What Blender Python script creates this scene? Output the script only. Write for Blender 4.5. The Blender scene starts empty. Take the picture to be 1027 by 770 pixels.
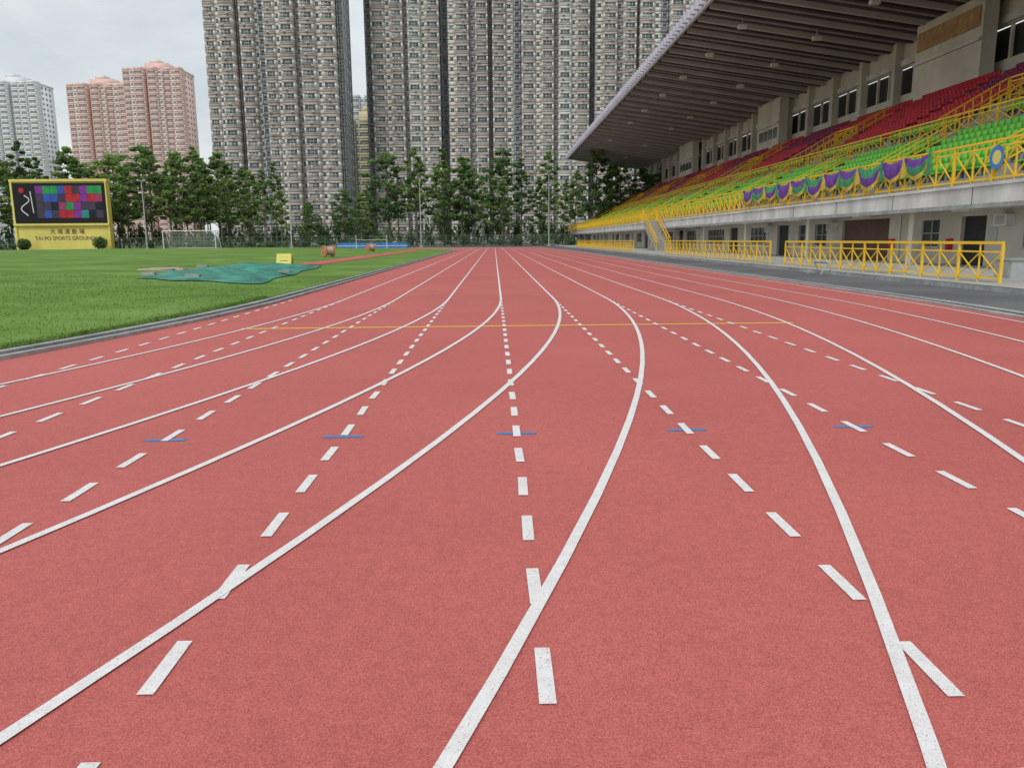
import bpy, math, random
import numpy as np
from mathutils import Vector, Matrix
random.seed(7); RNG=np.random.default_rng(7)
scene=bpy.context.scene
scene.view_settings.view_transform='Standard'
scene.view_settings.look='None'
scene.view_settings.exposure=0

# ------------------------------------------------------------------ materials
def new_mat(name):
    m=bpy.data.materials.new(name); m.use_nodes=True
    nt=m.node_tree; b=nt.nodes['Principled BSDF']
    return m,nt,b
def mat(name,col,rough=0.7,var=0.12,scale=3.0,bump=0.0,metal=0.0,spec=0.3,detail=2,stain=0.0,stain_scale=0.3):
    m,nt,b=new_mat(name)
    b.inputs['Roughness'].default_value=rough; b.inputs['Metallic'].default_value=metal
    b.inputs['Specular IOR Level'].default_value=spec
    tc=nt.nodes.new('ShaderNodeTexCoord')
    n=nt.nodes.new('ShaderNodeTexNoise'); n.inputs['Scale'].default_value=scale; n.inputs['Detail'].default_value=detail
    nt.links.new(tc.outputs['Object'],n.inputs['Vector'])
    r=nt.nodes.new('ShaderNodeValToRGB')
    r.color_ramp.elements[0].position=0.3; r.color_ramp.elements[1].position=0.7
    r.color_ramp.elements[0].color=[c*(1-var) for c in col]+[1]
    r.color_ramp.elements[1].color=[min(1,c*(1+var)) for c in col]+[1]
    nt.links.new(n.outputs['Fac'],r.inputs['Fac'])
    out=r.outputs['Color']
    if stain>0:
        mp=nt.nodes.new('ShaderNodeMapping'); mp.inputs['Scale'].default_value=(1,1,.35)
        nt.links.new(tc.outputs['Object'],mp.inputs['Vector'])
        n2=nt.nodes.new('ShaderNodeTexNoise'); n2.inputs['Scale'].default_value=stain_scale; n2.inputs['Detail'].default_value=4
        nt.links.new(mp.outputs['Vector'],n2.inputs['Vector'])
        r2=nt.nodes.new('ShaderNodeValToRGB'); r2.color_ramp.elements[0].position=0.35; r2.color_ramp.elements[1].position=0.65
        r2.color_ramp.elements[0].color=(1-stain,1-stain,1-stain,1); r2.color_ramp.elements[1].color=(1,1,1,1)
        nt.links.new(n2.outputs['Fac'],r2.inputs['Fac'])
        mx=nt.nodes.new('ShaderNodeMix'); mx.data_type='RGBA'; mx.blend_type='MULTIPLY'; mx.inputs['Factor'].default_value=1
        nt.links.new(out,mx.inputs['A']); nt.links.new(r2.outputs['Color'],mx.inputs['B']); out=mx.outputs['Result']
    nt.links.new(out,b.inputs['Base Color'])
    if bump>0:
        bp=nt.nodes.new('ShaderNodeBump'); bp.inputs['Strength'].default_value=bump; bp.inputs['Distance'].default_value=0.02
        nt.links.new(n.outputs['Fac'],bp.inputs['Height']); nt.links.new(bp.outputs['Normal'],b.inputs['Normal'])
    return m

def track_mat(name='track_rubber',paint=None):
    m,nt,b=new_mat(name); L=nt.links
    b.inputs['Roughness'].default_value=0.8; b.inputs['Specular IOR Level'].default_value=0.3
    tc=nt.nodes.new('ShaderNodeTexCoord')
    def noise(s,d,rough=0.6):
        n=nt.nodes.new('ShaderNodeTexNoise'); n.inputs['Scale'].default_value=s; n.inputs['Detail'].default_value=d; n.inputs['Roughness'].default_value=rough
        L.new(tc.outputs['Object'],n.inputs['Vector']); return n
    def ramp(src,p0,c0,p1,c1):
        r=nt.nodes.new('ShaderNodeValToRGB'); e=r.color_ramp.elements
        e[0].position=p0; e[0].color=c0; e[1].position=p1; e[1].color=c1
        L.new(src,r.inputs['Fac']); return r
    def mix(a,bb,mode,f=1.0,facsock=None):
        x=nt.nodes.new('ShaderNodeMix'); x.data_type='RGBA'; x.blend_type=mode; x.inputs['Factor'].default_value=f
        if facsock is not None: L.new(facsock,x.inputs['Factor'])
        for k,v in (('A',a),('B',bb)):
            if isinstance(v,tuple): x.inputs[k].default_value=v
            else: L.new(v,x.inputs[k])
        return x.outputs['Result']
    # rubber granules: voronoi cells with random tone
    vo=nt.nodes.new('ShaderNodeTexVoronoi'); vo.inputs['Scale'].default_value=290
    L.new(tc.outputs['Object'],vo.inputs['Vector'])
    sep=nt.nodes.new('ShaderNodeSeparateColor'); L.new(vo.outputs['Color'],sep.inputs['Color'])
    base=ramp(sep.outputs[0],0.0,(0.37,0.080,0.070,1),1.0,(0.66,0.182,0.160,1)).outputs['Color']
    med=ramp(noise(14,3,.7).outputs['Fac'],0.3,(0.91,0.90,0.90,1),0.7,(1.06,1.06,1.06,1)).outputs['Color']
    big=ramp(noise(0.30,6,.65).outputs['Fac'],0.3,(0.89,0.87,0.87,1),0.7,(1.06,1.08,1.09,1)).outputs['Color']
    c=mix(base,med,'MULTIPLY'); c=mix(c,big,'MULTIPLY')
    if paint:
        wear=ramp(noise(120,3,0.75).outputs['Fac'],0.30,(0,0,0,1),0.43,(1,1,1,1)).outputs['Color']
        pv=ramp(noise(10,6,.7).outputs['Fac'],0.3,tuple(x*0.82 for x in paint)+(1,),0.7,tuple(paint)+(1,)).outputs['Color']
        c=mix(c,pv,'MIX',facsock=wear)
    L.new(c,b.inputs['Base Color'])
    bp=nt.nodes.new('ShaderNodeBump'); bp.inputs['Strength'].default_value=0.4; bp.inputs['Distance'].default_value=0.0025
    L.new(vo.outputs['Distance'],bp.inputs['Height']); L.new(bp.outputs['Normal'],b.inputs['Normal'])
    return m
M={}
M['track']=track_mat()
M['white']=track_mat('white_line_paint',(0.83,0.82,0.81))
M['blue']=track_mat('blue_line_paint',(0.07,0.25,0.52))
M['yellowline']=track_mat('yellow_line_paint',(0.88,0.56,0.07))
M['concrete']=mat('concrete',(0.42,0.41,0.38),0.85,0.1,4,0.1,stain=0.25)
M['platform']=mat('pavement_concrete',(0.46,0.46,0.43),0.85,0.08,3,0.05,stain=0.25)
M['asphalt']=mat('asphalt',(0.16,0.16,0.165),0.9,0.25,25,0.2,stain=0.3)
M['kerb']=mat('kerb_concrete',(0.38,0.39,0.38),0.85,0.15,8,0.1,stain=0.3,stain_scale=1)
M['drain']=mat('drain',(0.09,0.095,0.10),0.8)
M['yellow']=mat('yellow_paint',(0.88,0.56,0.03),0.45,0.06,2,spec=0.4)
M['cream']=mat('cream_wall',(0.70,0.66,0.57),0.8,0.06,1.2,stain=0.2)
M['slabwhite']=mat('white_fascia',(0.72,0.72,0.70),0.75,0.05,1.0,stain=0.3,stain_scale=.8)
M['dark']=mat('dark_recess',(0.035,0.037,0.04),0.6)
M['glass']=mat('dark_glass',(0.05,0.065,0.07),0.12,spec=0.6)
M['brown']=mat('brown_shutter',(0.15,0.09,0.07),0.6)
M['timber']=mat('timber_panel',(0.42,0.25,0.12),0.6,0.25,2)
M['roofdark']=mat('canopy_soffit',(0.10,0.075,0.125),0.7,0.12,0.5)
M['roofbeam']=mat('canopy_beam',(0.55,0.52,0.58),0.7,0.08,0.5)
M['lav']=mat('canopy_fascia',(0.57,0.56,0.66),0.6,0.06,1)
M['steel']=mat('galvanised_steel',(0.50,0.52,0.53),0.4,0.08,5,metal=0.3)
M['seatG']=mat('green_seat_plastic',(0.17,0.56,0.07),0.45,0.1,1.5)
M['seatR']=mat('red_seat_plastic',(0.58,0.035,0.05),0.45,0.12,1.5)
M['seatP']=mat('maroon_seat_plastic',(0.28,0.035,0.10),0.45,0.12,1.5)
M['purple']=mat('purple_cloth',(0.15,0.055,0.30),0.8,0.2,6)
M['greencloth']=mat('green_cloth',(0.06,0.28,0.13),0.8,0.2,6)
M['goldcloth']=mat('gold_cloth',(0.66,0.46,0.08),0.8,0.2,6)
M['tarp']=mat('green_tarpaulin',(0.03,0.28,0.20),0.5,0.4,2.0,0.8,stain=0.4,stain_scale=1)
M['bluemat']=mat('blue_vinyl',(0.06,0.22,0.60),0.5,0.1,2)
M['whitepaint']=mat('white_gloss_paint',(0.78,0.78,0.78),0.4,0.04)
M['net']=mat('white_net',(0.6,0.62,0.62),0.8)
M['black']=mat('screen_black',(0.012,0.012,0.016),0.35)
M['boardyellow']=mat('scoreboard_yellow',(0.78,0.69,0.18),0.5,0.06,0.6,stain=0.12)
M['fence']=mat('fence_green',(0.10,0.15,0.135),0.6)
M['bark']=mat('bark',(0.17,0.145,0.115),0.9,0.3,6,0.3)
M['plank']=mat('pale_plank',(0.55,0.42,0.36),0.8)
M['reel']=mat('reel_orange',(0.50,0.20,0.09),0.6)

def grass_mat(name,a,b_,c_):
    m,nt,b=new_mat(name); L=nt.links
    b.inputs['Roughness'].default_value=0.95; b.inputs['Specular IOR Level'].default_value=0.1
    tc=nt.nodes.new('ShaderNodeTexCoord')
    n1=nt.nodes.new('ShaderNodeTexNoise'); n1.inputs['Scale'].default_value=0.25; n1.inputs['Detail'].default_value=8; n1.inputs['Roughness'].default_value=0.7
    n2=nt.nodes.new('ShaderNodeTexNoise'); n2.inputs['Scale'].default_value=16; n2.inputs['Detail'].default_value=4; n2.inputs['Roughness'].default_value=0.8
    for n in (n1,n2): L.new(tc.outputs['Object'],n.inputs['Vector'])
    ad=nt.nodes.new('ShaderNodeMath'); ad.operation='ADD'
    ml=nt.nodes.new('ShaderNodeMath'); ml.operation='MULTIPLY'; ml.inputs[1].default_value=0.7
    L.new(n2.outputs['Fac'],ml.inputs[0]); L.new(ml.outputs[0],ad.inputs[0]); L.new(n1.outputs['Fac'],ad.inputs[1])
    sc=nt.nodes.new('ShaderNodeMath'); sc.operation='MULTIPLY'; sc.inputs[1].default_value=0.59; L.new(ad.outputs[0],sc.inputs[0])
    r=nt.nodes.new('ShaderNodeValToRGB'); e=r.color_ramp.elements
    e[0].position=0.39; e[0].color=a+(1,); e[1].position=0.62; e[1].color=c_+(1,)
    k=e.new(0.5); k.color=b_+(1,)
    L.new(sc.outputs[0],r.inputs['Fac']); L.new(r.outputs['Color'],b.inputs['Base Color'])
    bp=nt.nodes.new('ShaderNodeBump'); bp.inputs['Strength'].default_value=0.5; bp.inputs['Distance'].default_value=0.04
    L.new(n2.outputs['Fac'],bp.inputs['Height']); L.new(bp.outputs['Normal'],b.inputs['Normal'])
    return m
M['grass']=grass_mat('grass',(0.085,0.165,0.032),(0.135,0.245,0.05),(0.225,0.325,0.09))
M['ground']=grass_mat('ground_mix',(0.07,0.11,0.035),(0.12,0.16,0.06),(0.18,0.19,0.11))

def leaf_mat(name,d,l):
    m,nt,b=new_mat(name); L=nt.links
    b.inputs['Roughness'].default_value=0.6; b.inputs['Specular IOR Level'].default_value=0.25
    at=nt.nodes.new('ShaderNodeAttribute'); at.attribute_name='tint'
    oi=nt.nodes.new('ShaderNodeObjectInfo')
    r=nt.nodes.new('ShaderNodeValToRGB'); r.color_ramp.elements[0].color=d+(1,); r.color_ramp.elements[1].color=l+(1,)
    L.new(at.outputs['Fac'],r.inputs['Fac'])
    hs=nt.nodes.new('ShaderNodeHueSaturation')
    mr=nt.nodes.new('ShaderNodeMapRange'); mr.inputs['To Min'].default_value=0.75; mr.inputs['To Max'].default_value=1.4
    L.new(oi.outputs['Random'],mr.inputs['Value']); L.new(mr.outputs['Result'],hs.inputs['Value'])
    mr2=nt.nodes.new('ShaderNodeMapRange'); mr2.inputs['To Min'].default_value=0.515; mr2.inputs['To Max'].default_value=0.475
    L.new(oi.outputs['Random'],mr2.inputs['Value']); L.new(mr2.outputs['Result'],hs.inputs['Hue'])
    L.new(r.outputs['Color'],hs.inputs['Color']); L.new(hs.outputs['Color'],b.inputs['Base Color'])
    tr=nt.nodes.new('ShaderNodeBsdfTranslucent'); L.new(hs.outputs['Color'],tr.inputs['Color'])
    mx=nt.nodes.new('ShaderNodeMixShader'); mx.inputs[0].default_value=0.3
    out=nt.nodes['Material Output']
    L.new(b.outputs[0],mx.inputs[1]); L.new(tr.outputs[0],mx.inputs[2]); L.new(mx.outputs[0],out.inputs['Surface'])
    return m
M['leaf']=leaf_mat('foliage',(0.045,0.095,0.03),(0.19,0.32,0.085))

# ------------------------------------------------------------------ mesh builder
class MB:
    def __init__(s): s.v=[];s.f=[];s.m=[];s.mats=[]
    def mi(s,k):
        if k not in s.mats: s.mats.append(k)
        return s.mats.index(k)
    def quad(s,pts,k):
        n=len(s.v); s.v+= [tuple(p) for p in pts]; s.f.append(tuple(range(n,n+len(pts)))); s.m.append(s.mi(k))
    def hexa(s,p,k):   # 8 pts: bottom 4 ccw, top 4 ccw
        n=len(s.v); s.v+=[tuple(q) for q in p]; i=s.mi(k)
        for f in ((0,3,2,1),(4,5,6,7),(0,1,5,4),(1,2,6,5),(2,3,7,6),(3,0,4,7)):
            s.f.append(tuple(n+a for a in f)); s.m.append(i)
    def box(s,x0,x1,y0,y1,z0,z1,k):
        s.hexa([(x0,y0,z0),(x1,y0,z0),(x1,y1,z0),(x0,y1,z0),(x0,y0,z1),(x1,y0,z1),(x1,y1,z1),(x0,y1,z1)],k)
    def beam(s,a,b,w,k,w2=None,sides=4):
        a=Vector(a);b=Vector(b);d=(b-a).normalized()
        u=d.cross(Vector((0,0,1)))
        if u.length<1e-3: u=Vector((1,0,0))
        u.normalize(); v=d.cross(u); w2=w if w2 is None else w2
        n=len(s.v); i=s.mi(k)
        for c,ww in ((a,w),(b,w2)):
            for j in range(sides):
                t=2*math.pi*(j+0.5)/sides; r=ww/2*(1.414 if sides==4 else 1)
                s.v.append(tuple(c+u*math.cos(t)*r+v*math.sin(t)*r))
        for j in range(sides):
            q=(j+1)%sides; s.f.append((n+j,n+q,n+sides+q,n+sides+j)); s.m.append(i)
        s.f.append(tuple(n+j for j in range(sides))[::-1]); s.m.append(i)
        s.f.append(tuple(n+sides+j for j in range(sides))); s.m.append(i)
    def obj(s,name,parent=None,smooth=False):
        me=bpy.data.meshes.new(name); me.from_pydata(s.v,[],s.f)
        for k in s.mats: me.materials.append(M[k])
        me.polygons.foreach_set('material_index',s.m)
        if smooth: me.polygons.foreach_set('use_smooth',[True]*len(s.f))
        me.update()
        o=bpy.data.objects.new(name,me); scene.collection.objects.link(o)
        if parent: o.parent=parent
        return o
def empty(name,loc=(0,0,0)):
    e=bpy.data.objects.new(name,None); e.location=loc; scene.collection.objects.link(e); return e

# ------------------------------------------------------------------ track geometry
CX=-50.25; YA=18.6; YB=103.0; K0=0.144; LW=1.22
def loop(xo):
    r=xo-CX; P=[]
    for a in np.arange(-180,0,1.0): P.append((CX+r*math.cos(math.radians(a)),YA+r*math.sin(math.radians(a))))
    for y in np.linspace(YA,YB,12): P.append((CX+r,y))
    for a in np.arange(1,181,1.0): P.append((CX+r*math.cos(math.radians(a)),YB+r*math.sin(math.radians(a))))
    P.append((CX-r,60))
    return P
def ring(mb,xa,xb,z,k,za=None):
    A=loop(xa);B=loop(xb);n=len(A)
    for i in range(n):
        j=(i+1)%n
        mb.quad([(A[i][0],A[i][1],z),(B[i][0],B[i][1],z),(B[j][0],B[j][1],z),(A[j][0],A[j][1],z)],k)
def wallring(mb,x,z0,z1,k):
    A=loop(x);n=len(A)
    for i in range(n):
        j=(i+1)%n
        mb.quad([(A[i][0],A[i][1],z0),(A[j][0],A[j][1],z0),(A[j][0],A[j][1],z1),(A[i][0],A[i][1],z1)],k)
XK=-4.86; XO=9.0
g=MB(); g.quad([(-1500,-1500,-0.04),(1500,-1500,-0.04),(1500,1500,-0.04),(-1500,1500,-0.04)],'ground'); g.obj('ground')
g=MB(); g.quad([(-30,-70,-0.016),(12.5,-70,-0.016),(12.5,200,-0.016),(-30,200,-0.016)],'asphalt'); g.obj('asphalt_path')
g=MB(); ring(g,XK,XO,0,'track'); g.quad([(-5,YB,-0.006),(XO+.01,YB,-0.006),(XO+.01,152,-0.006),(-5,152,-0.006)],'track'); g.obj('running_track')
g=MB()
for k in range(-3,8):
    x=K0+LW*k
    ring(g,x-0.025,x+0.025,0.007,'white')
    g.quad([(x-0.025,YB-1,0.003),(x+0.025,YB-1,0.003),(x+0.025,151,0.003),(x-0.025,151,0.003)],'white')
rd=random.Random(2)
for k in range(-4,4):
    x=K0+LW*k
    y=2.11-0.645*8+(.10 if k==-1 else 0)
    while y<YA-0.3:
        a=rd.uniform(-.008,.008); e=rd.uniform(-.003,.003)
        g.quad([(x-0.026+e,y+a,0.005),(x+0.026+e,y+a,0.005),(x+0.026-e,y+0.325+a,0.005),(x-0.026-e,y+0.325+a,0.005)],'white')
        y+=0.645
    if -3<k<3:
        yb=5.40+.035*k
        g.quad([(x-0.14,yb,0.003),(x+0.14,yb,0.003),(x+0.14,yb+.06,0.003),(x-0.14,yb+.06,0.003)],'blue')
g.quad([(-4.0,12.40,0.003),(4.8,12.5,0.003),(4.8,12.62,0.003),(-4.0,12.52,0.003)],'yellowline')
g.obj('lane_markings')
# kerb
g=MB()
ring(g,XK-0.10,XK,0.05,'kerb'); wallring(g,XK,0.0,0.05,'kerb'); wallring(g,XK-0.10,-0.03,0.05,'kerb')
ring(g,XK-0.27,XK-0.10,-0.01,'drain')
ring(g,XK-0.42,XK-0.27,0.06,'kerb'); wallring(g,XK-0.27,-0.01,0.06,'kerb')
g.obj('track_kerb')
g=MB(); ring(g,XO,XO+0.18,0.03,'kerb'); wallring(g,XO,0,0.03,'kerb'); wallring(g,XO+0.18,-0.02,0.03,'kerb')
ring(g,XO+0.18,XO+0.5,-0.008,'drain'); ring(g,XO+0.5,XO+0.75,0.0,'kerb')
g.obj('outer_kerb')
# field with a crown
def fieldz(x,y):
    cy=min(max(y,YA),YB); r=math.hypot(x-CX,y-cy); R=XK-0.42-CX
    t=max(0,1-r/R); return 0.07+0.42*math.sin(min(1,t*1.6)*math.pi/2)
g=MB(); P=loop(XK-0.42); n=len(P); ts=[0,0.03,0.08,0.15,0.25,0.4,0.6,0.8,1.0]
def fp(i,t):
    x,y=P[i]; cy=min(max(y,YA),YB); X=x+(CX-x)*t; Y=y+(cy-y)*t; return (X,Y,fieldz(X,Y))
for a,b in zip(ts[:-1],ts[1:]):
    for i in range(n):
        j=(i+1)%n
        g.quad([fp(i,a),fp(j,a),fp(j,b),fp(i,b)],'grass')
o=g.obj('grass_field',smooth=True)
rg=np.random.default_rng(5); V=[];F=[]
cnt=0
while cnt<26000:
    if rg.random()<.45:
        a=-rg.random()*32; R=XK-.44-CX-abs(rg.normal())*.10; x=CX+R*math.cos(math.radians(a)); y=YA+R*math.sin(math.radians(a))
    else:
        y=6+rg.random()**1.5*22; x=-5.3-rg.random()*12
        if math.hypot(x-CX,min(0,y-YA))>XK-.44-CX: continue
    z=fieldz(x,y)-.005; h=.025+rg.random()*.035; an=rg.random()*6.28; w=.006+rg.random()*.006
    n0=len(V); V+=[(x-w*math.cos(an),y-w*math.sin(an),z),(x+w*math.cos(an),y+w*math.sin(an),z),(x+rg.normal()*.02,y+rg.normal()*.02,z+h)]
    F.append((n0,n0+1,n0+2)); cnt+=1
me=bpy.data.meshes.new('grass_tufts'); me.from_pydata(V,[],F); me.materials.append(M['grass']); me.update()
o=bpy.data.objects.new('grass_tufts',me); scene.collection.objects.link(o)

# long-jump runway
g=MB()
for i in range(12):
    y0=41+i*5; y1=y0+5
    g.quad([(-10.3,y0,fieldz(-10.3,y0)+.02),(-8.9,y0,fieldz(-8.9,y0)+.02),(-8.9,y1,fieldz(-8.9,y1)+.02),(-10.3,y1,fieldz(-10.3,y1)+.02)],'track')
g.obj('jump_runway')
# tarp covering pit: wrinkled sheet
g=MB(); N=70; c=[(-11.6,25.6),(-7.0,23.6),(-8.4,39.5),(-12.6,40.5)]
def tp(i,j):
    u=i/N;v=j/N
    x=(1-u)*(1-v)*c[0][0]+u*(1-v)*c[1][0]+u*v*c[2][0]+(1-u)*v*c[3][0]
    y=(1-u)*(1-v)*c[0][1]+u*(1-v)*c[1][1]+u*v*c[2][1]+(1-u)*v*c[3][1]
    x+=0.10*math.sin(v*17+1)*(abs(u-.5)*2); y+=0.2*math.sin(u*13)*(abs(v-.5)*2)
    e=min(u,1-u,v,1-v)
    z=fieldz(x,y)+0.03+min(1,e*8)*(0.07+0.04*math.sin(x*2.1+y*.7)*math.sin(y*1.2-x)+0.03*abs(math.sin(x*5+y*2.3))+.025*abs(math.sin(x*3-y*4.1)))
    return (x,y,z)
for i in range(N):
    for j in range(N): g.quad([tp(i,j),tp(i+1,j),tp(i+1,j+1),tp(i,j+1)],'tarp')
for (x,y) in ((-11.2,26),(-9.4,25),(-7.6,29),(-12,33),(-11.8,29)):   # sandbags
    z=fieldz(x,y)+.12; g.box(x-.22,x+.22,y-.12,y+.12,z,z+.08,'kerb')
g.obj('tarpaulin')
g=MB(); g.box(-14.2,-12.4,32,32.4,fieldz(-13,32),fieldz(-13,32)+0.08,'plank'); g.box(-14.0,-12.8,32.6,33,fieldz(-13,32),fieldz(-13,32)+0.1,'plank'); g.obj('takeoff_board')

# ------------------------------------------------------------------ railing
def railing(mb,x,y0,y1,z,h,cell=1.0,w=0.05,k='yellow'):
    n=max(1,int(round((y1-y0)/cell))); dy=(y1-y0)/n
    mb.box(x-w*.7,x+w*.7,y0,y1,z+h-0.04,z+h+0.04,k)
    mb.box(x-w/2,x+w/2,y0,y1,z+0.10,z+0.10+w,k)
    mb.box(x-w/2,x+w/2,y0,y1,z+h-0.26,z+h-0.26+w,k)
    for i in range(n+1):
        y=y0+i*dy
        ww=w*1.3 if i%2==0 else w*0.7
        mb.box(x-ww/2-.003,x+ww/2+.003,y-ww/2,y+ww/2,z,z+h-0.045,k)
    for i in range(n):
        a=y0+i*dy;b=a+dy
        mb.beam((x-.012,a,z+0.14),(x-.012,b,z+h-0.24),w*0.6,k)
        mb.beam((x+.012,b,z+0.14),(x+.012,a,z+h-0.24),w*0.6,k)
for y0,y1 in ((20.6,36.2),(38.2,62),(76,128)):
    g=MB(); railing(g,13.3,y0,y1,0.12,1.05,w=.045); g.obj('yellow_railing')
g=MB(); yy=8
while yy<205:
    g.box(12.5,16.4,yy,yy+2.985,-0.05,0.12,'platform'); g.box(16.415,20.6,yy,yy+2.985,-0.05,0.12,'platform'); yy+=3
g.box(12.5,20.6,8,205,-0.05,0.112,'drain')
g.box(12.44,12.499,8,205,-0.05,0.10,'kerb')
g.obj('pavement')

# ------------------------------------------------------------------ grandstand
GS=empty('grandstand')
Y0,Y1=14.0,195.0
ZB,ZT=2.43,3.27
g=MB()
g.box(18,34.5,Y0,Y1,ZB,ZT-0.12,'slabwhite'); g.box(17.93,18.9,Y0,Y1,ZT-0.118,ZT,'slabwhite')
g.box(17.95,17.997,Y0,Y1,ZB-0.06,ZB+0.1,'kerb')
yy=Y0+4
while yy<Y1:
    g.box(17.985,17.998,yy,yy+.03,ZB+.1,ZT-.12,'drain'); yy+=6
rows=20; tx=lambda i:18.9+0.78*i; tz=lambda i:3.3+0.435*i
for i in range(rows):
    g.quad([(tx(i),Y0,tz(i)),(tx(i+1),Y0,tz(i)),(tx(i+1),Y1,tz(i)),(tx(i),Y1,tz(i))],'concrete')
    g.quad([(tx(i+1),Y0,tz(i)),(tx(i+1),Y1,tz(i)),(tx(i+1),Y1,tz(i+1)),(tx(i+1),Y0,tz(i+1))],'concrete')
g.quad([(tx(rows),Y0,tz(rows)),(36.2,Y0,tz(rows)),(36.2,Y1,tz(rows)),(tx(rows),Y1,tz(rows))],'concrete')
for yy in (Y0,Y1):
    pts=[(18.9,yy,ZT-.1)]
    for i in range(rows): pts+=[(tx(i),yy,tz(i)),(tx(i+1),yy,tz(i))]
    pts+=[(tx(rows),yy,tz(rows)),(36.2,yy,tz(rows)),(36.2,yy,ZT-.1)]
    g.quad(pts,'cream')
g.obj('seating_tiers',GS)
g=MB(); WX=20.5
ops=[(26,27,.12,2.2,'dark'),(29,30.6,.9,2.1,'glass'),(33.0,34.8,.12,2.2,'dark'),(36.5,39,.9,2.1,'glass'),(41.2,46.8,.12,2.3,'brown'),(49,53.6,.85,2.15,'glass'),(55.4,57.6,.12,2.2,'dark'),(60,65,.9,2.1,'glass'),(67,69.3,.12,2.2,'dark'),(71,78,.9,2.1,'glass')]
y=81
while y<190:
    ops.append((y,y+4,.9,2.1,'glass')); ops.append((y+5.5,y+7.5,.12,2.2,'dark')); y+=10
cur=Y0
for a,b,z0,z1,k in ops:
    g.box(WX,WX+.25,cur,a,.1,ZB,'cream'); g.box(WX,WX+.25,a,b,z1,ZB,'cream')
    if z0>.2: g.box(WX,WX+.25,a,b,.1,z0,'cream'); g.box(WX-.06,WX-.002,a-.1,b+.1,z0-.07,z0,'slabwhite')
    g.box(WX+.18,WX+.24,a,b,z0,z1,k)
    if k=='glass':
        nn=int((b-a)/1.1)+1
        for q in range(nn+1):
            yy=a+(b-a)*q/nn; g.box(WX+.10,WX+.17,yy-.03,yy+.03,z0,z1,'steel')
        g.box(WX+.10,WX+.17,a,b,(z0+z1)/2-.02,(z0+z1)/2+.02,'steel')
    if k=='brown':
        for q in range(14): 
            zz=z0+.05+q*(z1-z0)/14; g.box(WX+.15,WX+.178,a,b,zz,zz+.06,'brown')
    cur=b
g.box(WX,WX+.25,cur,Y1,.1,ZB,'cream')
g.box(WX-.02,WX-.002,Y0,26,.12,.5,'kerb')
yy=24
while yy<Y1:
    g.box(18.9,19.3,yy-.2,yy+.2,.12,ZB,'cream'); yy+=12
g.box(WX+.3,34,Y1-.3,Y1,.1,ZB,'cream'); g.box(WX+.3,34,Y0,Y0+.3,.1,ZB,'cream')
for yy in range(22,190,9):
    g.box(18.5,18.9,yy,yy+1.2,ZB-.1,ZB-.03,'whitepaint')
for yy in (31.2,47.5,58.6,79,88,105):
    g.box(WX-.35,WX-.003,yy,yy+.8,1.75,2.2,'whitepaint'); g.box(WX-.36,WX-.351,yy+.1,yy+.7,1.8,2.15,'steel')
for yy in (28,40,59.5,80): g.beam((WX-.06,yy,.12),(WX-.06,yy,ZB),.09,'whitepaint',sides=8)
for yy in (32.2,54.3): g.box(WX-.03,WX-.002,yy,yy+.6,1.1,1.7,'steel')
for yy in (35.3,40.5): g.box(WX-.25,WX-.002,yy,yy+.2,.75,1.25,'seatR')
g.obj('ground_floor_wall',GS)
g=MB(); BX=36.2; zb=tz(rows)
g.box(BX,BX+.3,Y0,Y1,3.0,zb+1.6,'cream'); g.box(BX,BX+.3,Y0,Y1,zb+3.9,18.3,'cream')
g.box(BX+.5,BX+.6,Y0,Y1,zb+1.6,zb+3.9,'dark')
yy=Y0+.3
while yy<Y1:
    g.box(BX-.7,BX-.003,yy-.3,yy+.3,zb,18.0,'cream')
    g.box(BX+.05,BX+.25,yy+2.1,yy+2.3,zb+1.6,zb+3.9,'cream')
    g.box(BX+.05,BX+.25,yy+4.3,yy+4.5,zb+1.6,zb+3.9,'cream')
    yy+=6.5
g.box(BX-.25,BX-.01,Y0,Y1,zb+4.0,zb+4.5,'slabwhite')
for a,b,t in ((58,67,1),(98,106,0),(140,150,0)):
    g.box(34.4,BX-.75,a,b,zb-.4,17.95,'cream')
    if t: g.box(34.3,34.397,a+.3,b-.3,zb+3.9,zb+5.3,'timber')
    else:
        for q in range(4):
            ya=a+.6+q*(b-a-1.2)/4; g.box(34.36,34.397,ya,ya+(b-a-1.2)/4-.3,zb+1.3,zb+2.5,'glass')
    g.box(34.2,34.397,a,b,zb+2.9,zb+3.1,'slabwhite')
g.obj('back_wall',GS)
g=MB(); rz=lambda x:20.6+(x-18)*(17.9-20.6)/18.5
def rbox(x0,x1,y0,y1,d0,d1,k):
    g.hexa([(x0,y0,rz(x0)+d0),(x1,y0,rz(x1)+d0),(x1,y1,rz(x1)+d0),(x0,y1,rz(x0)+d0),(x0,y0,rz(x0)+d1),(x1,y0,rz(x1)+d1),(x1,y1,rz(x1)+d1),(x0,y1,rz(x0)+d1)],k)
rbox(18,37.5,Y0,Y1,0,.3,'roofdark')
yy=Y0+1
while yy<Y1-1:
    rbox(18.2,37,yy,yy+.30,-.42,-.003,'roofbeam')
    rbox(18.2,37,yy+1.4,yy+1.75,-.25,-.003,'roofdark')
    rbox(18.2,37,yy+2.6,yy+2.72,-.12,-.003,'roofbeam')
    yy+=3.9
g.box(17.75,17.997,Y0,Y1,20.25,21.1,'lav')
yy=Y0
while yy<Y1:
    g.box(17.35,17.75,yy,yy+.5,20.55,21.25,'lav'); yy+=1.4
rbox(18,37.5,Y1+.003,Y1+.2,-.4,.6,'lav')
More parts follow.
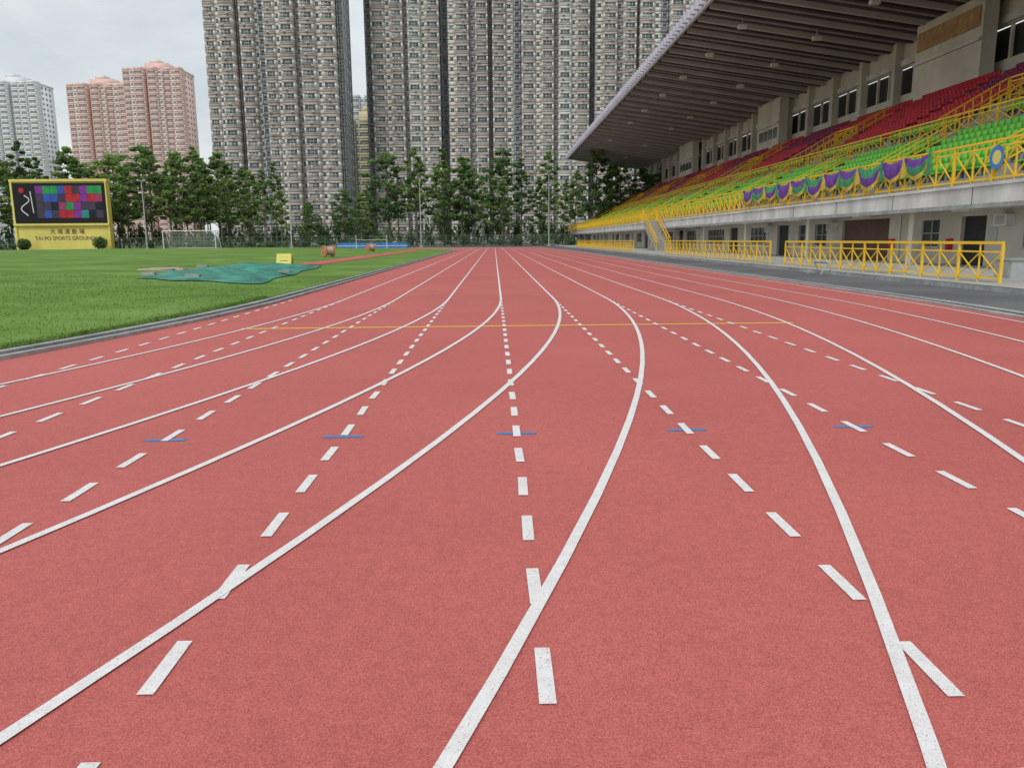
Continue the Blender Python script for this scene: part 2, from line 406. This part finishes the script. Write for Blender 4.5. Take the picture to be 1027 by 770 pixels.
for yy in (40,50.5,61,71.5,82,93,104,116,128,150,172):
    for xx in (21.5,28):
        g.beam((xx,yy,rz(xx)-.1),(xx,yy,rz(xx)-.8),.08,'steel'); g.box(xx-.35,xx+.35,yy-.22,yy+.22,rz(xx)-1.1,rz(xx)-.8,'whitepaint')
g.obj('canopy_roof',GS)
g=MB(); railing(g,18.05,Y0,Y1,ZT,1.45,1.25,0.07)
WR=7
g.obj('front_railing',GS)
g=MB()
railing(g,tx(WR)+.72,Y0,Y1,tz(WR+1),1.0,1.2,0.05)
yy=Y0+6; aisles=[]
while yy<Y1-4:
    aisles.append(yy)
    for off in (-.65,.65):
        for (i0,i1) in ((1,WR),(WR+3,17)):
            if (i1>10) and (len(aisles)%2==0): continue
            for hh in (.5,1.0):
                g.beam((tx(i0),yy+off,tz(i0)+hh),(tx(i1),yy+off,tz(i1)+hh),.055,'yellow')
            for i in range(i0,i1+1,2):
                g.beam((tx(i),yy+off,tz(i)-.3),(tx(i),yy+off,tz(i)+1.0),.05,'yellow')
    yy+=11.5
for yy in (44,67,90,113,136,159):
    xa,xb=tx(8)+.1,tx(13); 
    for e in (yy-2,yy+2):
        g.beam((xa,e,tz(8)+1.1),(xb,e,tz(8)+3.3),.08,'yellow'); g.beam((xa,e,tz(8)+.6),(xb,e,tz(8)+2.8),.06,'yellow')
        for q in range(9):
            t=q/8; g.beam((xa+(xb-xa)*t,e,tz(8)),(xa+(xb-xa)*t,e,tz(8)+1.1+2.2*t),.05,'yellow')
    g.box(xb,xb+.2,yy-2,yy+2,tz(8),tz(8)+2.2,'cream')
    railing(g,xb+.1,yy-2,yy+2,tz(8)+2.2,1.1,1.0,.06)
g.obj('stand_railings',GS)
def boxes_np(B,matidx,name,mats,parent):
    B=np.array(B); n=len(B)
    x0,x1,y0,y1,z0,z1=B.T
    V=np.stack([np.stack([x0,y0,z0],1),np.stack([x1,y0,z0],1),np.stack([x1,y1,z0],1),np.stack([x0,y1,z0],1),
                np.stack([x0,y0,z1],1),np.stack([x1,y0,z1],1),np.stack([x1,y1,z1],1),np.stack([x0,y1,z1],1)],1).reshape(-1,3)
    F0=np.array([(0,3,2,1),(4,5,6,7),(0,1,5,4),(1,2,6,5),(2,3,7,6),(3,0,4,7)])
    F=(F0[None]+np.arange(n)[:,None,None]*8).reshape(-1,4)
    me=bpy.data.meshes.new(name)
    me.vertices.add(len(V)); me.vertices.foreach_set('co',V.ravel())
    me.loops.add(F.size); me.loops.foreach_set('vertex_index',F.ravel())
    me.polygons.add(len(F)); me.polygons.foreach_set('loop_start',np.arange(len(F))*4)
    me.polygons.foreach_set('loop_total',np.full(len(F),4))
    for k in mats: me.materials.append(M[k])
    me.polygons.foreach_set('material_index',np.repeat(matidx,6).astype(np.int32))
    me.update(calc_edges=True); me.validate()
    o=bpy.data.objects.new(name,me); scene.collection.objects.link(o)
    if parent: o.parent=parent
    return o
B=[];I=[]
vom=(44,67,90,113,136,159); rq=random.Random(8)
for i in range(1,rows):
    if i in (WR,WR+1): continue
    y=Y0+.4
    while y<Y1-.5:
        if any(abs(y-a)<.8 for a in aisles) or (9<=i<=13 and any(abs(y-a)<2.3 for a in vom)):
            y+=.5; continue
        if i<WR: c=0 
        else:
            h=(int((y-Y0-6)//11.5)*7+ (i//5)*3)%5
            c=1 if h<3 else 2
            if i==WR+2: c=0
        if rq.random()<.03 and i>WR: c=3-c if c in(1,2) else c
        x=tx(i)+.25; z=tz(i)
        B.append((x,x+.42,y,y+.44,z+.38,z+.44)); I.append(c)
        B.append((x+.38,x+.44,y+.01,y+.43,z+.445,z+.84)); I.append(c)
        B.append((x+.12,x+.3,y+.18,y+.26,z,z+.38)); I.append(3)
        y+=.5
boxes_np(B,np.array(I),'stadium_seats',['seatG','seatR','seatP','steel'],GS)
# bunting
g=MB(); y=33.0; j=0; rb=random.Random(4)
while y<57:
    W=1.9+rb.random()*.6; nu,nv=18,10; X=17.93
    cols=[('purple','greencloth','goldcloth'),('purple','purple','goldcloth'),('greencloth','purple','goldcloth')][j%3]
    D=.55+rb.random()*.25; sag=.12+rb.random()*.15
    def sp(a,b):
        u=a/nu;v=b/nv; drop=(0.30+D*math.sin(math.pi*u)**0.8)*v
        fold=.035*math.sin((u-.5)*26*(1-.4*v))
        return (X-.06+fold-.10*math.sin(math.pi*v)*math.sin(math.pi*u),y+W*u,ZT+1.46-sag*math.sin(math.pi*u)-drop)
    for a in range(nu):
        for b in range(nv):
            k=cols[0] if b<4 else (cols[1] if b<8 else cols[2])
            g.quad([sp(a,b),sp(a+1,b),sp(a+1,b+1),sp(a,b+1)],k)
    kk='goldcloth' if j%2 else 'greencloth'
    g.hexa([(X-.10,y-.16,ZT+.62),(X-.02,y-.16,ZT+.62),(X-.02,y+.14,ZT+.55),(X-.10,y+.14,ZT+.55),(X-.10,y-.05,ZT+1.5),(X-.02,y-.05,ZT+1.5),(X-.02,y+.05,ZT+1.5),(X-.10,y+.05,ZT+1.5)],kk)
    y+=W; j+=1
g.obj('festoon_bunting',smooth=False)
g=MB(); 
for q in range(24):
    a=2*math.pi*q/24;b=2*math.pi*(q+1)/24
    for r0,r1,k in ((0,.25,'boardyellow'),(.25,.42,'bluemat')):
        g.quad([(17.9,28.6+r0*math.cos(a),4.1+r0*math.sin(a)),(17.9,28.6+r1*math.cos(a),4.1+r1*math.sin(a)),(17.9,28.6+r1*math.cos(b),4.1+r1*math.sin(b)),(17.9,28.6+r0*math.cos(b),4.1+r0*math.sin(b))],k)
g.obj('round_emblem_sign')
ST=empty('staircase'); g=MB(); n=18
for i in range(n):
    y=80+i*.42; z=.12+i*(ZT-.12)/n
    g.box(16.3,17.7,y,y+.42,z-.2 if i else .12,z+(ZT-.12)/n,'concrete')
g.box(16.3,17.92,80+n*.42+.003,80+n*.42+2,ZT-.25,ZT,'slabwhite')
g.obj('steps',ST); g=MB()
for x in (16.32,17.68):
    for hh in (.5,1.0): g.beam((x,80,.4+hh),(x,80+n*.42,ZT+hh),.06,'yellow')
    for i in range(0,n+1,2): g.beam((x,80+i*.42,.3+i*(ZT-.12)/n),(x,80+i*.42,1.35+i*(ZT-.12)/n),.05,'yellow')
railing(g,16.3,80+n*.42,82+n*.42,ZT,1.1,1,.06)
g.obj('handrails',ST)
g=MB(); g.box(14.9,15.7,22.6,23.4,.12,.65,'steel'); g.box(14.85,15.75,22.55,23.45,.65,.70,'kerb'); g.box(14.87,14.897,22.7,23.3,.2,.6,'kerb'); g.obj('utility_cabinet')
g=MB()
for yy in (29.0,30.2):
    g.beam((12.0,yy,0),(12.25,yy,.42),.04,'steel'); g.beam((12.45,yy,0),(12.25,yy,.42),.04,'steel')
g.beam((12.25,29,.42),(12.25,30.2,.42),.05,'bluemat'); g.obj('hurdle_rack')

# ------------------------------------------------------------------ apartment towers
M['wA']=mat('tower_pinkgrey',(0.54,0.47,0.44),0.85,0.06,0.15,stain=0.15,stain_scale=0.12)
M['wB']=mat('tower_cream',(0.72,0.70,0.66),0.85,0.06,0.15,stain=0.15,stain_scale=0.12)
M['wC']=mat('tower_grey',(0.37,0.37,0.39),0.85,0.08,0.2)
M['wD']=mat('tower_darkrecess',(0.22,0.225,0.25),0.85,0.08,0.2)
M['wFrame']=mat('window_frame',(0.68,0.68,0.66),0.6)
M['wg1']=mat('tower_glass',(0.15,0.18,0.195),0.18,spec=0.6,var=.3,scale=.4)
M['wg2']=mat('tower_curtain',(0.36,0.37,0.36),0.5,var=.3,scale=.4)
M['wP']=mat('tower_pink',(0.78,0.54,0.48),0.85,0.05,0.1)  # far tower colours from here on are paled to imitate haze
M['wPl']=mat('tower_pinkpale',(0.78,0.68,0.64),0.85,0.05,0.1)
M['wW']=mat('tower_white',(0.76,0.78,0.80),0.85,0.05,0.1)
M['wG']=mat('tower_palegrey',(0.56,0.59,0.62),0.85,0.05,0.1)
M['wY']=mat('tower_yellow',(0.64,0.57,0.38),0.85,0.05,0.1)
M['wgf']=mat('distant_glass_hazed',(0.38,0.39,0.41),0.4,spec=0.4)  # far window glass, haze painted in as a lighter base colour
TM=['wA','wB','wC','wD','wFrame','wg1','wg2','wP','wPl','wW','wY','wG','wgf']
ti={k:i for i,k in enumerate(TM)}
WING=[('wD',2.4,-3.0),('wA',4.0,0.8),('wB',1.9,0.0),('wA',3.6,1.8),('wC',1.6,-1.2),('wB',3.6,1.8),('wB',1.7,0.0),('wA',3.9,0.8)]
WING2=[('wD',2.4,-3.0),('wB',2.2,0.4),('wA',4.2,1.6),('wC',2.0,-.6),('wA',3.8,2.2),('wD',1.4,-2.2),('wA',4.0,1.6),('wB',2.3,0.4)]
def tower(name,x0,y0,pattern,floors,fh=3.0,depth=18,body='wC',accent='wB',rich=True):
    B=[];I=[]; rnd=random.Random(int(abs(x0)*10)+floors)
    def add(xa,xb,ya,yb,za,zb,k): B.append((xa,xb,ya,yb,za,zb)); I.append(ti[k])
    W=sum(p[1] for p in pattern); H=floors*fh; x=x0
    for (k,w,o) in pattern:
        yf=y0-o; yc=y0+3.6; wide=w>2.5
        for f in range(floors):
            z=f*fh
            if k in('wD','wC'): pw=w*.3
            elif not wide: pw=w*.27
            else: pw=.45
            wh0=z+1.05 if wide else z+1.3
            wh1=z+2.35
            add(x,x+w,yf,yc,z,wh0,k)
            add(x,x+w,yf,yc,wh1,z+fh,k)
            pk=k if k!='wA' else accent
            add(x,x+pw,yf+.01,yc,wh0,wh1,pk); add(x+w-pw,x+w,yf+.01,yc,wh0,wh1,pk)
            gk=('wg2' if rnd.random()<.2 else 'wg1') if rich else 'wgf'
            add(x+pw,x+w-pw,yf+.25,yc,wh0,wh1,gk)
            if rich:
                nm=3 if wide else 1
                for q in range(nm+1):
                    xx=x+pw+(w-2*pw)*q/max(1,nm)
                    add(xx-.04,xx+.04,yf+.08,yf+.23,wh0,wh1,'wFrame')
                if wide:
                    if rnd.random()<.5: add(x+pw,x+pw+(w-2*pw)/3,yf+.15,yf+.24,wh0,wh1,'wg2')
                    add(x-.03,x+w+.03,yf-.14,yf-.003,wh0-.16,wh0-.02,accent)
                    if rnd.random()<.6:
                        xx=x+.4+rnd.random()*(w-1.4); add(xx,xx+.75,yf-.45,yf-.004,z+.3,z+.74,'wFrame')
                        add(xx+.1,xx+.65,yf-.47,yf-.453,z+.36,z+.68,'wC')
                    if rnd.random()<.2:
                        add(x+.3,x+w-.4,yf-.6,yf-.56,wh0+.1,wh0+.14,'wFrame')
                        for q in range(3):
                            if rnd.random()<.6:
                                xx=x+.5+q*.9; add(xx,xx+.5,yf-.57,yf-.55,wh0-.5,wh0+.1,rnd.choice(['wB','wC','wP','wg1','wFrame']))
                elif k=='wD':
                    add(x+.3,x+.42,yf-.2,yf-.05,z,z+fh,'wFrame'); add(x+w-.5,x+w-.42,yf-.2,yf-.05,z,z+fh,'wB')
        x+=w
    add(x0+.3,x0+W-.3,y0+3.4,y0+depth,0,H,body)
    for f in range(floors):
        for q in range(3):
            yy=y0+5+q*4
            for xs in (x0+.24,x0+W-.3): add(xs,xs+.06,yy,yy+1.6,f*fh+1,f*fh+2.3,'wg1')
    add(x0+.1,x0+W-.1,y0+3.3,y0+depth+.2,H,H+1.1,accent)
    x=x0
    for (k,w,o) in pattern:
        if w>2.5: add(x+.1,x+w-.1,y0-o+.1,y0+3.29,H,H+1.6,k)
        x+=w
    add(x0+W*.3,x0+W*.7,y0+6,y0+depth-3,H+1.1,H+5,body); add(x0+W*.38,x0+W*.55,y0+7,y0+depth-5,H+5,H+7,accent)
    return boxes_np(B,np.array(I),name,TM,None)
x=-38.6
for w in range(5):
    P_=WING if w%2==0 else WING2
    tower('apartment_tower',x,252+(0,4,-2,3,0)[w],P_,36); x+=sum(p[1] for p in P_)+.05
WL=[('wA',3.0,0.6),('wB',1.5,0.0),('wA',3.6,1.4),('wD',2.0,-2.5),('wA',3.6,1.4),('wB',1.6,0)]
tower('apartment_tower',-80.2,236,WL,37)
tower('apartment_tower',-64.8,231,[('wD',2.4,-2.5)]+WL[:3]+[('wC',2.0,-1.2),('wA',3.8,1.8),('wB',1.8,0.2),('wA',3.6,.8),('wD',1.5,-3)],37)
P1=[('wP',4,0),('wPl',2.5,1),('wP',5,2),('wG',2,-2),('wP',5,2),('wPl',2.5,1),('wP',4,0)]
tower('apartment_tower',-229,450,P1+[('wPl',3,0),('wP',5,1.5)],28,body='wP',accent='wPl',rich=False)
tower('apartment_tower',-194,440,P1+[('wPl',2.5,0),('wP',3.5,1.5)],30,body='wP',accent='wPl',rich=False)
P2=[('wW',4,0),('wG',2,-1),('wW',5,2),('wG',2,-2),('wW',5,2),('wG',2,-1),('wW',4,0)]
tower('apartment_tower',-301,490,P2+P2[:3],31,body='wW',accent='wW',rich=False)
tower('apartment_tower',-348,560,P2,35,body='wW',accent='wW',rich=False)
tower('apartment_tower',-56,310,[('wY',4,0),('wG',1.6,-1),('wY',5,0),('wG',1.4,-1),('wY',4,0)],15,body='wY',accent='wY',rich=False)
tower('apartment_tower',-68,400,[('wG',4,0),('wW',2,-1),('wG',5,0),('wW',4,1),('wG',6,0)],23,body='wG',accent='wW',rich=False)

# ------------------------------------------------------------------ trees
def leaf_quads(C,R,tint,n,size,rng):
    Vs=[];T=[]
    for c,r,t in zip(C,R,tint):
        d=rng.normal(size=(n,3)); d/=np.linalg.norm(d,axis=1)[:,None]
        p=c+d*(rng.random((n,1))**.45)*r
        nrm=d*.6+rng.normal(size=(n,3))*.6+np.array([0,0,.5]); nrm/=np.linalg.norm(nrm,axis=1)[:,None]
        a=np.cross(nrm,rng.normal(size=(n,3))); a/=np.linalg.norm(a,axis=1)[:,None]; b=np.cross(nrm,a)
        s=size*(.6+.8*rng.random((n,1)))
        q=np.stack([p-a*s*.5,p+b*s*.33,p+a*s*.5,p-b*s*.33],1)
        Vs.append(q.reshape(-1,3))
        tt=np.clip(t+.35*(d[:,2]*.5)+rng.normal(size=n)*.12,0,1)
        T.append(np.repeat(tt,4))
    return np.concatenate(Vs),np.concatenate(T)
def tree_mesh(name,H,W,base,nc,seed,shape='up'):
    rng=np.random.default_rng(seed); mb=MB()
    lean=rng.normal(size=2)*.02*H
    top=Vector((lean[0],lean[1],H*.93))
    pts=[Vector((0,0,0)),Vector((lean[0]*.3,lean[1]*.3,H*.35)),Vector((lean[0]*.7,lean[1]*.7,H*.7)),top]
    wd=[.022*H,.016*H,.009*H,.003*H]
    for i in range(3): mb.beam(pts[i],pts[i+1],wd[i],'bark',wd[i+1],7)
    C=[];R=[];T=[]
    for i in range(nc):
        t=(i+rng.random())/nc
        z=H*(base+(1-base)*t)
        prof=(math.sin(math.pi*min(1,.16+.80*t)))**.8*(1.0 if shape=='round' else (1.15-.55*t))
        r=W*prof*(.35+.75*rng.random()); a=i*2.399+rng.random()*1.2
        c=np.array([math.cos(a)*r+lean[0]*t,math.sin(a)*r+lean[1]*t,z+rng.normal()*.3])
        s=W*(.16+.15*rng.random())*(1.1-.35*t)
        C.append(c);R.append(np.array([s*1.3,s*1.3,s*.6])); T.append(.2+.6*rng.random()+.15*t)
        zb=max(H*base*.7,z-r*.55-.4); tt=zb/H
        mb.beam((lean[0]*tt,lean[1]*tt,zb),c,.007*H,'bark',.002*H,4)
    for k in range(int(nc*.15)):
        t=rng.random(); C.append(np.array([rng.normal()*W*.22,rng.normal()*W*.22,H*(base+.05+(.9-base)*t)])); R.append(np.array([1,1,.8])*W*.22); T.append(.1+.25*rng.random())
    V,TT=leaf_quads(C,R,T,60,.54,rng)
    nb=len(mb.v); n=len(V)//4
    verts=np.concatenate([np.array(mb.v),V])
    faces=mb.f+[(nb+4*i,nb+4*i+1,nb+4*i+2,nb+4*i+3) for i in range(n)]
    me=bpy.data.meshes.new(name); me.from_pydata(verts.tolist(),[],faces)
    me.materials.append(M['bark']); me.materials.append(M['leaf'])
    me.polygons.foreach_set('material_index',[0]*len(mb.f)+[1]*n)
    at=me.attributes.new('tint','FLOAT','POINT'); at.data.foreach_set('value',np.concatenate([np.zeros(nb),TT]).astype(np.float32))
    me.update(); return me
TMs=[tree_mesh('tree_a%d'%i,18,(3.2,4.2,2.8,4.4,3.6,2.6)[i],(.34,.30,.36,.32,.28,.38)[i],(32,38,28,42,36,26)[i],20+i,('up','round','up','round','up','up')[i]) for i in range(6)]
TR=empty('tree_row')
def topH(x):
    pts=[(-80,23),(0,25),(60,21),(120,23),(200,22),(215,21),(283,19),(290,13),(380,13),(392,20.5),(440,21.5),(480,20),(600,21),(700,21)]
    for (a,h),(b,k) in zip(pts[:-1],pts[1:]):
        if a<=x<=b: return h+(k-h)*(x-a)/(b-a)
    return 20
rt=random.Random(3)
def put(me,x,y,H,parent,name='tree'):
    o=bpy.data.objects.new(name,me); o.location=(x,y,-.05); s=H/18
    o.scale=(s*rt.uniform(.85,1.15),s*rt.uniform(.85,1.15),s); o.rotation_euler=(0,0,rt.uniform(0,6.28)); o.parent=parent
    scene.collection.objects.link(o)
for row,(Y,sp) in enumerate(((173,5.4),(182,6.6))):
    X=-135
    while X<62:
        px=497+803*X/Y
        H=topH(px)*(Y/173)*rt.uniform(.70,1.03)
        if row==0: H*=.95
        sp_=sp*.85 if px<205 else sp
        put(rt.choice(TMs),X+rt.uniform(-1,1),Y+rt.uniform(-2,2),H,TR)
        X+=sp_*rt.uniform(.65,1.35)
for i in range(14): put(rt.choice(TMs[1:4]),-150-rt.random()*70,200+rt.random()*60,rt.uniform(20,28),TR)
for i in range(8): put(rt.choice(TMs),-95+rt.random()*35,188+rt.random()*8,rt.uniform(17,23),TR)
def shrub_mesh(name,L,h,seed,n=60,dep=1.2,size=.38):
    rng=np.random.default_rng(seed); C=[];R=[];T=[]
    for i in range(int(L*1.6)):
        C.append(np.array([rng.uniform(0,L),rng.normal()*dep*.4,h*rng.uniform(.25,.8)])); s=h*rng.uniform(.25,.45); R.append(np.array([s*1.3,s,s])); T.append(rng.random()*.6+.05)
    V,TT=leaf_quads(C,R,T,n,size,rng); nq=len(V)//4
    me=bpy.data.meshes.new(name); me.from_pydata(V.tolist(),[],[(4*i,4*i+1,4*i+2,4*i+3) for i in range(nq)])
    me.materials.append(M['leaf']); at=me.attributes.new('tint','FLOAT','POINT'); at.data.foreach_set('value',TT.astype(np.float32)); me.update(); return me
HG=empty('hedge'); sm=[shrub_mesh('shrub%d'%i,12,2.4,50+i) for i in range(3)]
X=-140
while X<60:
    for yy in (170,190):
        o=bpy.data.objects.new('shrub_clump',rt.choice(sm)); o.location=(X+rt.uniform(-2,2),yy,-.1); o.scale=(1,1,rt.uniform(.7,1.3)*(1+(yy-170)/14)); o.parent=HG; scene.collection.objects.link(o)
    X+=11
def bush(x,y,z,h):
    e=empty('round_bush',(x,y,z)); rng=np.random.default_rng(int(abs(x*10)))
    V,TT=leaf_quads([np.array([0,0,h*.5])],[np.array([h*.55,h*.5,h*.5])],[.35],1400,.3,rng); nq=len(V)//4
    me=bpy.data.meshes.new('foliage'); me.from_pydata(V.tolist(),[],[(4*i,4*i+1,4*i+2,4*i+3) for i in range(nq)])
    me.materials.append(M['leaf']); at=me.attributes.new('tint','FLOAT','POINT'); at.data.foreach_set('value',TT.astype(np.float32)); me.update()
    o=bpy.data.objects.new('foliage',me); o.parent=e; scene.collection.objects.link(o)

g=MB(); FY=167
g.box(-140,30,FY-.03,FY+.03,2.3,2.38,'fence'); g.box(-140,30,FY-.03,FY+.03,.1,.18,'fence'); g.box(-140,30,FY-.03,FY+.03,1.2,1.26,'fence')
X=-140
while X<30:
    g.box(X-.05,X+.05,FY-.08,FY-.031,0,2.4,'fence'); X+=2.5
X=-140
while X<30:
    g.box(X-.012,X+.012,FY+.031,FY+.05,.1,2.3,'fence'); X+=.25
g.obj('fence')
def pole(X,Y,H):
    g=MB(); g.beam((0,0,0),(0,0,H),.30,'steel',.14,10); g.box(-.35,.35,-.35,.35,0,.3,'concrete')
    g.box(-.8,.8,-.05,.05,H+.003,H+.10,'steel')
    for s in (-.6,.6):
        g.hexa([(s-.22,-.4,H+.11),(s+.22,-.4,H+.11),(s+.22,.1,H+.15),(s-.22,.1,H+.15),(s-.22,-.4,H+.3),(s+.22,-.4,H+.3),(s+.22,.1,H+.4),(s-.22,.1,H+.4)],'steel')
    o=g.obj('light_pole'); o.location=(X,Y,0)
for px,t in ((152,13.6),(295,13.4),(424,13.8),(552,14.3)):
    pole((px-497)/803*164,164,t-.2)

# ------------------------------------------------------------------ scoreboard
SB=empty('scoreboard',(-88.0,166,0)); g=MB(); hw=9.6
g.box(-hw,hw,0,1.2,.0,13.6,'boardyellow')
g.box(-hw-.15,hw+.15,-.3,1.4,13.6,14.1,'boardyellow')
g.box(-hw+.5,hw-.3,-.35,-.003,5.4,13.3,'black')
g.box(-hw,-hw+.4,-.35,-.004,0,13.598,'boardyellow'); g.box(hw-.25,hw,-.35,-.004,0,13.598,'boardyellow')
g.box(-hw,hw,-.6,-.351,4.9,5.3,'boardyellow')
g.obj('board_body',SB)
cols={'s0':(.45,.03,.04),'s1':(.03,.30,.09),'s2':(.04,.10,.42),'s3':(.22,.04,.30),'s4':(.01,.02,.03),'s5':(.04,.28,.28),'s6':(.32,.05,.14),'s7':(.06,.05,.08)}
for k,c in cols.items(): M[k]=mat('screen_'+k,c,.4,.2,1)
g=MB(); rs=random.Random(11)
for i in range(9):
    for j in range(4):
        k='s%d'%rs.randrange(8); x0=-4.6+i*1.48; z0=6.4+j*1.60
        g.box(x0,x0+1.44,-.40,-.352,z0,z0+1.55,k)
for q in range(16):
    a=2*math.pi*q/16;b=2*math.pi*(q+1)/16
    g.quad([(-7.4,-.37,11.9),(-7.4+.55*math.cos(a),-.37,11.9+.55*math.sin(a)),(-7.4+.55*math.cos(b),-.37,11.9+.55*math.sin(b))],'s0')
prev=None
for q in range(14):
    t=q/13; p=(-6.9+1.0*math.sin(t*7)*(1-t*.3),-.38,10.9-4.0*t)
    if prev: g.beam(prev,p,.17,'whitepaint')
    prev=p
g.beam((-5.6,-.38,11.7),(-5.3,-.38,7.4),.15,'whitepaint')
g.obj('display_screen',SB)
def text(s,x,z,size,k,parent,y=-.02):
    c=bpy.data.curves.new('lettering','FONT'); c.body=s; c.size=size; c.align_x='CENTER'; c.extrude=.03
    c.materials.append(M[k]); o=bpy.data.objects.new('lettering',c); o.location=(x,y,z); o.rotation_euler=(math.pi/2,0,0); o.parent=parent; scene.collection.objects.link(o)
text('TAI PO SPORTS GROUND',.2,2.0,1.05,'brown',SB)
text('大 埔 運 動 場',.8,3.3,1.15,'brown',SB)
bush(-94.8,163.5,0,2.4); bush(-79.6,163.5,0,2.7)

GL=empty('football_goal',(-43.0,114,fieldz(-43.5,114))); g=MB()
for x in (-3.66,3.66): 
    g.beam((x,0,0),(x,0,2.44),.13,'whitepaint',sides=8); g.beam((x,0,2.44),(x,1.0,2.44),.06,'whitepaint'); g.beam((x,1.0,2.44),(x,2.2,0),.06,'whitepaint'); g.beam((x,0,0.05),(x,2.2,.05),.06,'whitepaint')
g.beam((-3.72,0,2.44),(3.72,0,2.44),.13,'whitepaint',sides=8); g.beam((-3.66,2.2,.05),(3.66,2.2,.05),.06,'whitepaint'); g.beam((-3.66,1,2.44),(3.66,1,2.44),.05,'whitepaint')
g.obj('frame',GL); g=MB()
for i in range(37):
    x=-3.6+i*.2; g.beam((x,1,2.44),(x,2.2,.05),.02,'net'); g.beam((x,0.05,2.44),(x,1,2.44),.02,'net')
for j in range(12):
    t=j/12; g.beam((-3.66,1+1.2*t,2.44-2.4*t),(3.66,1+1.2*t,2.44-2.4*t),.02,'net')
    for x in (-3.66,3.66): g.beam((x,.05,2.44-2.4*t),(x,1+1.2*t,2.44-2.4*t),.02,'net')
g.obj('net',GL)
HM=empty('high_jump_mat',(-17.6,116,fieldz(-17.6,116))); g=MB()
g.box(-5,5,0,4,.02,.72,'bluemat'); g.box(-5.05,5.05,-.05,4.05,.30,.38,'whitepaint'); g.box(-5.02,5.02,-.02,4.02,.74,.80,'bluemat'); g.obj('mat_block',HM)
g=MB()
for x in (-2.2,2.2): g.beam((x,-.6,0),(x,-.6,1.9),.06,'whitepaint'); g.box(x-.3,x+.3,-.9,-.3,0,.05,'steel')
g.beam((-2.2,-.6,1.2),(2.2,-.6,1.2),.04,'whitepaint'); g.obj('uprights',HM)
def cart(x,y):
    e=empty('hose_reel_cart',(x,y,fieldz(x,y))); e.scale=(.85,.85,.85); g=MB()
    g.beam((-.35,0,.5),(.35,0,.5),.72,'plank',sides=14); 
    for s in (-.38,.38): g.beam((s-.04,0,.5),(s+.04,0,.5),.98,'reel',sides=16)
    g.beam((-.4,0,.5),(-.4,-.75,.95),.05,'steel'); g.beam((.4,0,.5),(.4,-.75,.95),.05,'steel'); g.beam((-.4,-.75,.95),(.4,-.75,.95),.05,'steel')
    g.obj('reel',e).rotation_euler=(0,0,.7)
cart(-12.0,58); cart(-12.8,83)
g=MB(); z=fieldz(-10,38)
g.hexa([(-10.35,38,z),(-9.65,38,z),(-9.65,38.06,z),(-10.35,38.06,z),(-10.35,38.2,z+.6),(-9.65,38.2,z+.6),(-9.65,38.26,z+.6),(-10.35,38.26,z+.6)],'boardyellow')
g.hexa([(-10.35,38.6,z),(-9.65,38.6,z),(-9.65,38.66,z),(-10.35,38.66,z),(-10.35,38.3,z+.6),(-9.65,38.3,z+.6),(-9.65,38.36,z+.6),(-10.35,38.36,z+.6)],'boardyellow')
for q in range(3): g.beam((-10.2,38.0+.035*(q+1)*1.6-.01,z+.12+q*.15),(-9.8,38.0+.035*(q+1)*1.6-.01,z+.12+q*.15),.03,'black')
g.obj('warning_sign')

# ------------------------------------------------------------------ world, sun, camera
el,rot=math.radians(50),math.radians(205)
w=bpy.data.worlds.new('World'); scene.world=w; w.use_nodes=True; nt=w.node_tree; L=nt.links
bg=nt.nodes['Background']
sky=nt.nodes.new('ShaderNodeTexSky'); sky.sky_type='NISHITA'; sky.sun_disc=False; sky.sun_elevation=el; sky.sun_rotation=rot; sky.air_density=1.5; sky.dust_density=3
tc=nt.nodes.new('ShaderNodeTexCoord'); mp=nt.nodes.new('ShaderNodeMapping'); mp.inputs['Scale'].default_value=(1,1,2.6)
L.new(tc.outputs['Generated'],mp.inputs['Vector'])
nz=nt.nodes.new('ShaderNodeTexNoise'); nz.inputs['Scale'].default_value=3.2; nz.inputs['Detail'].default_value=6; nz.inputs['Roughness'].default_value=.55; nz.inputs['Distortion'].default_value=.3
L.new(mp.outputs['Vector'],nz.inputs['Vector'])
r=nt.nodes.new('ShaderNodeValToRGB'); e=r.color_ramp.elements; e[0].position=.35; e[0].color=(5.1,5.7,6.2,1); e[1].position=.65; e[1].color=(7.9,8.1,8.2,1)
L.new(nz.outputs['Fac'],r.inputs['Fac'])
mx=nt.nodes.new('ShaderNodeMix'); mx.data_type='RGBA'; mx.inputs['Factor'].default_value=.88
L.new(sky.outputs['Color'],mx.inputs['A']); L.new(r.outputs['Color'],mx.inputs['B']); L.new(mx.outputs['Result'],bg.inputs['Color'])
bg.inputs['Strength'].default_value=.118
sun=bpy.data.lights.new('sun','SUN'); sun.energy=1.45; sun.angle=math.radians(18); sun.color=(1,.97,.93)
so=bpy.data.objects.new('sun',sun); scene.collection.objects.link(so)
d=Vector((math.sin(rot)*math.cos(el),math.cos(rot)*math.cos(el),math.sin(el)))
so.rotation_euler=d.to_track_quat('Z','Y').to_euler(); so.location=(0,0,60)

cam=bpy.data.cameras.new('camera'); co=bpy.data.objects.new('camera',cam); scene.collection.objects.link(co)
cam.sensor_width=36; cam.sensor_fit='HORIZONTAL'; cam.lens=790/1027*36; cam.clip_end=4000; cam.clip_start=.05
yaw,p,phi=math.radians(1.2),math.atan(144.5/790),math.radians(.45)
f=Vector((math.sin(yaw)*math.cos(p),math.cos(yaw)*math.cos(p),-math.sin(p)))
rt_=f.cross(Vector((0,0,1))).normalized(); up=rt_.cross(f)
r2=rt_*math.cos(phi)-up*math.sin(phi); u2=up*math.cos(phi)+rt_*math.sin(phi)
m=Matrix((r2,u2,-f)).transposed().to_4x4(); m.translation=Vector((0,0,1.35)); co.matrix_world=m
scene.camera=co
